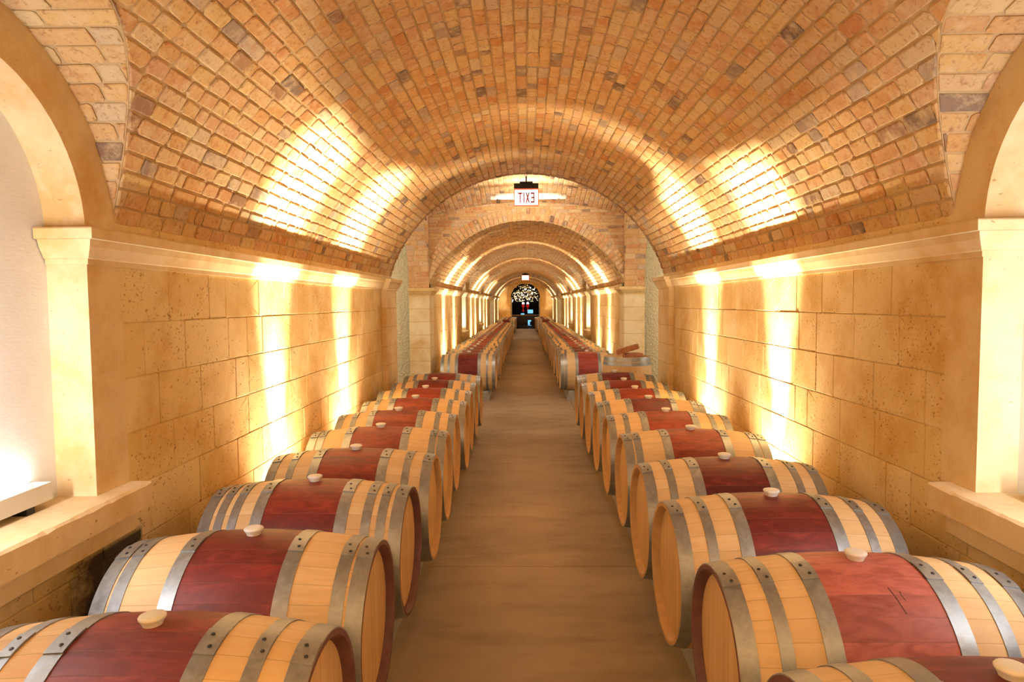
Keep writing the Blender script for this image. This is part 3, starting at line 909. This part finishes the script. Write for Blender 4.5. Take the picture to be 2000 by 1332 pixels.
RLAB = ['oak wine barrel cut off by the bottom right corner of the photo',
        'oak barrel with pinkish red band bearing scratches and a pale, white-lit end',
        'oak barrel with blotchy dark red band, just behind the pinkish scratched one',
        'oak barrel with the darkest maroon band, fourth from the camera in the right row']
scr_parent = None
for i in range(10):
    lab = LLAB[i] if i < 3 else 'oak barrel with red stained band, %s from the camera in the near left row' % ORD[i]
    barrel(LX[i], LY[i], lab, GL, tuple(c*1.25 for c in LRED[i]), LV[i], True, i in (0, 1, 2), rnd(-.008, .008))
for i in range(10):
    lab = RLAB[i] if i < 4 else 'oak barrel with red stained band, %s from the camera in the near right row' % ORD[i]
    r, b = barrel(RX[i], RY[i], lab, GR, tuple(c*(1.0 if i == 1 else 1.2) for c in RRED[i]), RV[i], True, i in (0, 1), rnd(-.008, .008))
    if i == 1: scr_parent = r
for side, xr, nm in ((-1, -1.0, 'left'), (1, 1.085, 'right')):
    for j in range(26):
        rd = red_of(j)
        if side > 0 and j == 0: rd = (.36,.06,.045)
        if side < 0 and j == 0: rd = (.20,.022,.018)
        tail = 'the first crossing, %s from its near end' % ORD[j] if j else 'the first crossing, at its near end'
        barrel(xr+rnd(-.012,.012), 11.76+.728*j, 'oak barrel in the %s row past %s' % (nm, tail), 'wine barrels of the long %s row past the crossing' % nm, rd,
               random.choice('AAAC'), j < 3, False, rnd(-.01,.01))
    for j in range(10):
        barrel(xr+rnd(-.012,.012), 34.9+.728*j, 'oak barrel in the far %s row before the end door, %s from its near end' % (nm, ORD[j]), 'wine barrels of the far %s row by the door' % nm, red_of(j),
               'A', False, False, rnd(-.01,.01))

# scratches on the pink-banded barrel
def on_barrel(x, a, h=.0006): r = rad(x)+h; return Vector((x, r*cos(a), CZ+r*sin(a)))
def stroke(mb, pts, w):
    for (x0,a0),(x1,a1) in zip(pts, pts[1:]):
        p, q = on_barrel(x0,a0), on_barrel(x1,a1); n = (p-Vector((p.x,0,CZ))).normalized(); d = (q-p).normalized(); t = n.cross(d)*w
        mb.add([p-t, p+t, q+t*.7, q-t*.7], [(0,1,2,3)])
mb = MB()
stroke(mb, [(.028,2.02),(.036,2.12),(.040,2.20),(.046,2.28)], .0024)
stroke(mb, [(.058,2.06),(.057,2.10),(.062,2.16)], .0018)
M = Mat('scratch', .8); M.color((.07,.02,.018)); SCRM = M.m
o = mb.done('scratch_mark', SCRM, scr_parent); o['label'] = 'dark gouged scratches on the red band'

# rails under the rows
def rail(x, ya, yb, label, group):
    r = empty('barrel_rail', (x, (ya+yb)/2, 0)); tag(r, label, 'rail', group)
    L = (yb-ya)/2; H = .130
    vs = []
    for y in (-L, L): vs += [(-.062,y,0),(.062,y,0),(.035,y,H),(-.035,y,H)]
    link('beam', vs, [(0,3,2,1),(4,5,6,7),(0,1,5,4),(1,2,6,5),(2,3,7,6),(3,0,4,7)], RAIL, r)
    for s in (-1, 1):
        y0, y1 = s*L, s*(L+.10); vs = []
        for y, hh in ((y0, .165), (y1, .155)): vs += [(-.082,y,0),(.082,y,0),(.045,y,hh),(-.045,y,hh)]
        o = link('end_block', vs, [(0,3,2,1),(4,5,6,7),(0,1,5,4),(1,2,6,5),(2,3,7,6),(3,0,4,7)], RAIL, r); fixn(o)
for nm, xr, sd in (('left', -1.0, -1), ('right', 1.09, 1)):
    for (a, b, where) in ((1.35, 8.5, 'near'), (11.49, 30.2, 'long'), (34.64, 41.7, 'far')):
        for io, dx in (('aisle', -.30*sd), ('wall', .30*sd)):
            xx = (xr if where != 'near' else (-1.033 if sd < 0 else 1.11))+dx
            rail(xx, a, b, 'grey concrete rail under the %s %s barrel row, on its %s side' % (where, nm, io), 'rails under the barrel rows')

# upright barrel in the crossing with bricks on its head
r, b = barrel(1.39-.35, 9.13, 'upright oak barrel behind the right row carrying reddish bricks', None, (.55,.34,.16), 'C', True, False, 0, bung=False)
r.rotation_euler = (0, -pi/2, 0); r.location = (1.39+.35, 9.13, BL)
def clay_brick(loc, rot, L, label):
    mb = MB(); nL = 10
    # worn, slightly bowed brick with rounded ends
    rings = []
    for i in range(nL+1):
        t = i/nL; x = -L/2+L*t; e = min(1, min(t, 1-t)*3+.80)
        w, h = .058*e*rnd(.94,1.06), .036*e*rnd(.94,1.06)
        pts = []
        for q in range(12):
            a = 2*pi*q/12; c, s = cos(a), sin(a)
            pts.append((x, math.copysign(abs(c)**.32, c)*w, math.copysign(abs(s)**.32, s)*h+.004*sin(pi*t)))
        rings.append(pts)
    vs = [p for rg in rings for p in rg]; fs = []
    for i in range(nL):
        for q in range(12): fs.append((i*12+q, i*12+(q+1) % 12, i*12+12+(q+1) % 12, i*12+12+q))
    fs += [tuple(range(12))[::-1], tuple(nL*12+q for q in range(12))]
    mb.add(vs, fs); o = mb.done('clay_brick', CLAY); fixn(o); shade_auto(o, 50)
    o.location = loc; o.rotation_euler = rot
    tag(o, label, 'brick', 'loose bricks on the upright barrel'); return o
clay_brick((1.48, 9.17, .916+.038), (0, 0, .35), .27, 'worn reddish clay brick lying flat on the upright barrel')
clay_brick((1.39, 9.06, .916+.128), (0, -.30, -.10), .31, 'worn reddish clay brick resting tilted on top of the other brick')

# grey bollards at the corners of the crossing
for sd, x, y, h, nm in ((-1, -1.80, 8.95, .66, 'left'), (1, 1.885, 8.95, .69, 'right')):
    r = empty('bollard', (x, y, 0)); tag(r, 'short grey metal bollard behind the %s pilaster at the crossing' % nm, 'bollard', 'bollards at the crossing')
    p = MB(); p.lathe([(0,0),(.035,0),(.035,h-.14),(0,h-.14)], 16, 'Z'); fixn(p.done('post', GRY, r))
    p = MB(); p.box(-.055,.055,-.05,.05,h-.14,h, bev=.012); fixn(p.done('head_box', GRY, r))

# ---------------------------------------------------------------- exit signs
def glyphs():
    """EXIT in strokes, unit height, left to right"""
    w = .15; o = []; x = 0
    def bar(x0,y0,x1,y1): o.append([(x0,y0),(x1,y0),(x1,y1),(x0,y1)])
    bar(0,0,w,1); bar(0,0,.55,w); bar(0,.43,.5,.43+w); bar(0,1-w,.55,1)
    a = .70
    o.append([(a,0),(a+w*1.15,0),(a+.62,1),(a+.62-w*1.15,1)]); o.append([(a+.62-w*1.15,0),(a+.62,0),(a+w*1.15,1),(a,1)])
    bar(1.50,0,1.50+w,1); 
    bar(1.82,1-w,2.42,1); bar(2.12-w/2,0,2.12+w/2,1)
    return o, 2.42
def exit_sign(loc, w, h, label):
    r = empty('exit_sign', loc); tag(r, label, 'exit sign')
    p = MB(); p.box(-w/2,w/2,-.02,.02,0,h, bev=.004); fixn(p.done('panel', SGP, r))['label'] = 'glowing white panel'
    p = MB(); e = .010
    p.box(-w/2-e,w/2+e,-.024,.024,-e,.001); p.box(-w/2-e,-w/2+.001,-.024,.024,0,h); p.box(w/2-.001,w/2+e,-.024,.024,0,h); p.box(-w/2-e,w/2+e,-.024,.024,h-.004,h+e)
    p.done('edge_frame', SGE, r)
    p = MB(); p.box(-w/2-.006,w/2+.006,-.05,.05,h+.010,h+.075, bev=.004); p.box(-w*.28,w*.28,-.04,.04,h+.075,h+.100, bev=.003)
    fixn(p.done('canopy', BLK, r))['label'] = 'black top housing'
    p = MB(); p.lathe([(0,h+.1),(.010,h+.1),(.010,h+.17),(0,h+.17)], 12, 'Z'); fixn(p.done('stem', BLK, r))
    g, gw = glyphs(); sc = h*.66; k = w*.70/(gw*sc)
    mb = MB()
    for poly in g:                                  # seen from behind: the word runs right to left
        vs = []
        for yy in (-.0215, -.0195):
            for x, z in poly: vs.append(((gw/2-x)*sc*k, yy, h*.15+z*sc))
        n = len(poly)
        mb.add(vs, [tuple(range(n)), tuple(range(n, 2*n))[::-1]]+[(i, (i+1) % n, n+(i+1) % n, n+i) for i in range(n)])
    fixn(mb.done('lettering', SGL, r))['label'] = 'red letters, EXIT mirrored'
exit_sign((.025, 8.55, EYE+1.235), .295, .195, 'glowing exit sign seen from behind, hanging from the end of the near vault')
exit_sign((.025, 31.0, EYE+1.05), .305, .21, 'small distant glowing exit sign above the far end of the aisle')

# slim lamp high on the brick wall behind the sign, and a stub of conduit
r = empty('ceiling_lamp', (.06, 10.45, EYE+1.64)); tag(r, 'slim horizontal lamp glowing under the brick vault behind the near exit sign', 'lamp')
def tubeX(x0, x1, rr): 
    p = MB(); p.lathe([(0,x0),(rr*.6,x0),(rr,x0+.02),(rr,x1-.02),(rr*.6,x1),(0,x1)], 14, 'X'); return p
fixn(tubeX(-.48,.48,.036).done('tube', TUBE, r))
for s in (-1,1): fixn(tubeX(s*.54-.06, s*.54+.06, .040).done('end_cap', WHT, r))
p = MB(); p.box(-.5,.5,-.02,.02,.022,.05); p.done('back_plate', WHT, r)
p = MB(); p.lathe([(0,0),(.012,0),(.012,.10),(0,.10)], 10, 'Z'); 
o = fixn(p.done('conduit_stub', WHT)); o.location = (-1.035, YP-.03, EYE+1.62); tag(o, 'small white pipe stub on the brick wall at the crossing', 'pipe')

# ---------------------------------------------------------------- light troughs on the near sills
def trough(sd, yn, label, y1):
    x = XC+sd*(W1+.115); r = empty('light_trough', (x, (1.30+y1)/2, EYE+SILL)); tag(r, label, 'lamp', 'light troughs in the niches')
    L = (y1-1.30)/2
    p = MB(); p.box(-.036,.036,-L,L,.028,.034); p.box(-.036,-.033,-L,L,.034,.095); p.box(.033,.036,-L,L,.034,.095); p.box(-.033,.033,-L,-L+.004,.034,.095); p.box(-.033,.033,L-.004,L,.034,.095)
    p.done('housing', TRO, r)
    for s in (-1,1):
        p = MB(); p.box(-.03,.03,s*L*.82-.02,s*L*.82+.02,0,.028); p.done('foot', BLK, r)
trough(-1, NL, 'pale metal light trough on the left niche sill at the edge of the photo', 2.49)
trough(1, NRt, 'pale metal light trough on the right niche sill', 2.47)

# ---------------------------------------------------------------- beyond the door
r = empty('chandelier', (.03, YEND+1.3, EYE+.05)); tag(r, 'sparkling crystal chandelier filling the arched doorway at the far end', 'chandelier')
p = MB(); p.lathe([(0,1.62),(.012,1.62),(.012,.85),(0,.85)], 8, 'Z')
for rr, zz in ((.35,.95),(.62,.62),(.80,.30)):
    n = 32; 
    vs, fs = [], []
    for i in range(n):
        a = 2*pi*i/n
        for q in range(6): b = 2*pi*q/6; vs.append(((rr+.012*cos(b))*cos(a), (rr+.012*cos(b))*sin(a), zz+.012*sin(b)))
    for i in range(n):
        for q in range(6): fs.append((i*6+q, ((i+1) % n)*6+q, ((i+1) % n)*6+(q+1) % 6, i*6+(q+1) % 6))
    p.add(vs, fs)
    for q in range(6): a = 2*pi*q/6; p.add([(0,0,zz+.2),(.01,0,zz+.2),(rr*cos(a),rr*sin(a),zz),(rr*cos(a),rr*sin(a),zz+.012)], [(0,1,2,3)])
fixn(p.done('frame', BRASS, r))
def gem(rr, m, nm, mat):
    vs = [(0,0,rr*1.4),(0,0,-rr*1.4)]+[(rr*cos(2*pi*i/6), rr*sin(2*pi*i/6), 0) for i in range(6)]
    fs = [(0,2+i,2+(i+1) % 6) for i in range(6)]+[(1,2+(i+1) % 6,2+i) for i in range(6)]
    o = link(nm, vs, fs, mat, r); return o
gp = [gem(.045, 0, 'crystal', CRY), gem(.042, 0, 'bulb', BULBS[0]), gem(.045, 0, 'bulb', BULBS[1]), gem(.04, 0, 'bulb', BULBS[2])]
def dome():
    while True:
        x, z = rnd(-.95,.95), rnd(.02,1.12)
        if (x/.95)**2+((z-.12)/1.0)**2 < 1: return x, rnd(-.6,.6)*sqrt(max(0,1-(x/.95)**2)), z
for q, o in enumerate(gp): o.location = dome()
cnt = [1,1,1,1]
for i in range(95+90):
    q = 0 if i < 95 else (1,2,3)[i % 3]
    c = gp[q].copy(); COL.objects.link(c); c.parent = r; c.location = dome(); s = rnd(.35,.85); c.scale = (s,s,s); c.rotation_euler = (rnd(0,1),rnd(0,1),rnd(0,3))
# counter with a screen and red lamps
r = empty('counter', (.03, YEND+3.2, 0)); tag(r, 'dark counter with wooden top in the room beyond the end door', 'counter')
p = MB(); p.box(-1.3,1.3,-.3,.3,0,.80); p.done('body', DGL, r)
p = MB(); p.box(-1.35,1.35,-.36,.36,.80,.86, bev=.01); fixn(p.done('worktop', CWD, r))
r = empty('monitor', (.36, YEND+3.2, .86)); tag(r, 'lit blue screen standing on the counter beyond the end door', 'screen')
p = MB(); p.box(-.08,.08,-.06,.06,0,.02); p.box(-.02,.02,-.01,.01,.02,.1); p.done('stand', BLK, r)
p = MB(); p.box(-.20,.20,-.012,.02,.08,.36); p.done('casing', BLK, r)
p = MB(); p.box(-.185,.185,-.016,-.012,.095,.345); p.done('display', SCR, r)
r = empty('tablet', (-.17, YEND+3.12, .86)); tag(r, 'small pale blue glowing tablet lying low on the counter, left of the screen', 'tablet')
p = MB(); p.box(-.13,.13,-.01,.01,0,.11); p.done('casing', BLK, r)
p = MB(); p.box(-.12,.12,-.014,-.01,.01,.10); p.done('display', SCR, r)
r = empty('blue_reflection', (.30, YEND+2.86, .10)); tag(r, 'blue reflection low on the counter front beyond the door, as a glowing panel', 'screen')
p = MB(); p.box(-.13,.13,0,.02,0,.42); p.done('casing', BLK, r)
p = MB(); p.box(-.115,.02,-.004,0,.02,.40); p.box(.02,.11,-.004,0,.30,.40); p.box(.02,.11,-.004,0,.02,.08); p.done('display', SCR, r)  # glowing strips stand in for the blue reflection on the glossy front
for x, nm in ((-.16, 'left'), (.16, 'right')):
    r = empty('red_lamp', (x+.03, YEND+4.4, 1.05)); tag(r, 'red glowing lamp with white top in the room beyond the door, %s of two' % nm, 'lamp', 'red lamps beyond the end door')
    p = MB(); p.lathe([(0,-1.05),(.1,-1.05),(.02,-1.0),(.02,.0),(0,.0)], 12, 'Z'); fixn(p.done('stand', BLK, r))
    p = MB(); p.lathe([(0,0),(.05,0),(.07,.10),(.03,.16),(.03,.28),(.10,.36),(.10,.50),(0,.50)], 16, 'Z'); fixn(p.done('shade', REDG, r))
    p = MB(); p.lathe([(0,.54),(.07,.54),(.085,.60),(.06,.66),(0,.68)], 12, 'Z'); fixn(p.done('globe', LWH, r))
# low iron gate in the doorway and tall door leaves folded against the jambs
r = empty('iron_gate', (.03, YEND+.2, 0)); tag(r, 'low black iron gate across the foot of the far doorway', 'gate')
p = MB(); p.box(-.80,.80,-.012,.012,.02,.05); p.box(-.80,.80,-.012,.012,.24,.27); p.done('rail', BLK, r)
for i in range(13):
    p = MB(); x = -.78+1.56*i/12; p.box(x-.008,x+.008,-.008,.008,0,.27); p.done('bar', BLK, r)
for sd, nm in ((-1,'left'),(1,'right')):
    o = empty('door_%d' % (1 if sd < 0 else 2), (DC+sd*.90, YEND+.45, 0)); tag(o, kind='structure')
    p = MB(); p.box(-.02,.02,0,.75,0,EYE+.30); p.done('door_leaf', BLK, o)
    p = MB(); p.box(-.026,.026,-.02,.0,0,EYE+.30); p.done('door_edge_highlight', WHT, o)  # white strip paints in the lit highlight along the door edge

# ---------------------------------------------------------------- lights
def spot(x, y, z, tgt, W, size, blend, col, rad_=.03):
    l = bpy.data.lights.new('uplight', 'SPOT'); l.energy = W; l.color = col; l.spot_size = math.radians(size); l.spot_blend = blend; l.shadow_soft_size = rad_
    o = bpy.data.objects.new('uplight', l); COL.objects.link(o); o.location = (x,y,z)
    o.rotation_euler = (Vector(tgt)-Vector((x,y,z))).to_track_quat('-Z','Y').to_euler(); return o
def area(x, y, z, d, W, sx, sy, col, spread=None):
    l = bpy.data.lights.new('area', 'AREA'); l.shape = 'RECTANGLE'; l.energy = W; l.color = col; l.size = sx; l.size_y = sy
    if spread: l.spread = math.radians(spread)
    o = bpy.data.objects.new('area', l); COL.objects.link(o); o.location = (x,y,z)
    o.rotation_euler = Vector(d).to_track_quat('-Z','Y').to_euler(); return o
WARM = (1.0,.82,.57)
UPW, SPL = 5200, 560
for sd in (-1,1):
    for y in (-2.1,-.35,4.58 if sd < 0 else 4.70,6.30 if sd < 0 else 6.45):
        spot(XC+sd*(W1-.15), y, .06, (XC+sd*(W1-.13), y, 3), UPW, 29, 1, WARM); spot(XC+sd*(W1-.15), y, .05, (XC+sd*(W1-.25), y, 3), SPL, 100, 1, WARM)
    for y in (13.8,15.8,20.8,22.6,27.2,29.2,36.8,41.5):
        spot(XC+sd*(W2-.14), y, .06, (XC+sd*(W2-.12), y, 3), UPW, 26, 1, WARM); spot(XC+sd*(W2-.14), y, .05, (XC+sd*(W2-.24), y, 3), SPL, 95, 1, WARM)
    # niche strips (near ones sit in the troughs)
    yn = NL if sd < 0 else NRt
    a = area(XC+sd*(W1+.115), 1.89, EYE+SILL+.093, (-sd*.75,0,1), 3.5, .05, 1.1, (1.0,.96,.92)); a.rotation_euler = (pi, sd*math.radians(38), 0)
    area(XC+sd*(W1+.02), yn-NR+.05, EYE-.25, (sd*.6,1,0), 21, .10, .8, (.97,.985,1.0))
    for s, y in N2:
        if s == sd:
            a = area(XC+sd*(W2+.10), y, EYE+SILL+.05, (0,0,1), 26, .8, .05, (.95,.95,.85)); a.rotation_euler = (pi,0,pi/2)
    for yc_, W in (((Y1E+YP)/2, 62), ((Y2E+Y3)/2, 50)):
        area(XC+sd*3.7, yc_-1.15, EYE+.35, (-sd*.75,.75,.12), W, .9, .9, (1.0,.83,.60))
for dx, dy in ((-.4,-.35),(.4,-.35),(0,.3)):
    l = bpy.data.lights.new('chandelier_bulb', 'POINT'); l.energy = 28; l.color = (1,.8,.5); l.shadow_soft_size = .05
    o = bpy.data.objects.new('chandelier_bulb', l); COL.objects.link(o); o.location = (.03+dx, YEND+1.3+dy, EYE+.55)
l = bpy.data.lights.new('ceiling_lamp_light', 'POINT'); l.energy = 70; l.color = (1,.85,.62); l.shadow_soft_size = .12
o = bpy.data.objects.new('ceiling_lamp_light', l); COL.objects.link(o); o.location = (.06, 10.35, EYE+1.48)
W_ = bpy.data.worlds.new('World'); S.world = W_; W_.use_nodes = True
W_.node_tree.nodes['Background'].inputs[0].default_value = (.02,.015,.01,1)

# ---------------------------------------------------------------- camera
F, PIT, YAW, ROLL = 1300.0, .0574, -.0200, -.0078
def cam_dir(d):
    x, y, z = d
    c, s = cos(-PIT), sin(-PIT); y, z = c*y-s*z, s*y+c*z
    c, s = cos(-YAW), sin(-YAW); x, y = c*x-s*y, s*x+c*y
    return Vector((x,y,z))
def img(a, b):                                       # image axes undone by the roll
    c, s = cos(-ROLL), sin(-ROLL); return c*a-s*b, s*a+c*b
ax, ay = img(1,0); right = cam_dir((ax,0,-ay))
bx, by = img(0,-1); up = cam_dir((bx,0,-by))
fwd = cam_dir((0,1,0))
cam = bpy.data.cameras.new('camera'); co = bpy.data.objects.new('camera', cam); COL.objects.link(co)
Mx = Matrix((right, up, -fwd)).transposed().to_4x4(); Mx.translation = (0,0,EYE)
co.matrix_world = Mx
cam.sensor_fit = 'HORIZONTAL'; cam.sensor_width = 36; cam.lens = F/2000*36; cam.clip_start = .05; cam.clip_end = 200
S.camera = co

S.view_settings.view_transform = 'Standard'; S.view_settings.look = 'None'; S.view_settings.gamma = 1
S.view_settings.use_curve_mapping = False
S.view_settings.exposure = -0.10
S.cycles.use_denoising = True; S.cycles.use_adaptive_sampling = True; S.cycles.adaptive_threshold = .02
S.cycles.max_bounces = 6; S.cycles.diffuse_bounces = 3; S.cycles.glossy_bounces = 2; S.cycles.transmission_bounces = 2
S.cycles.sample_clamp_indirect = 6
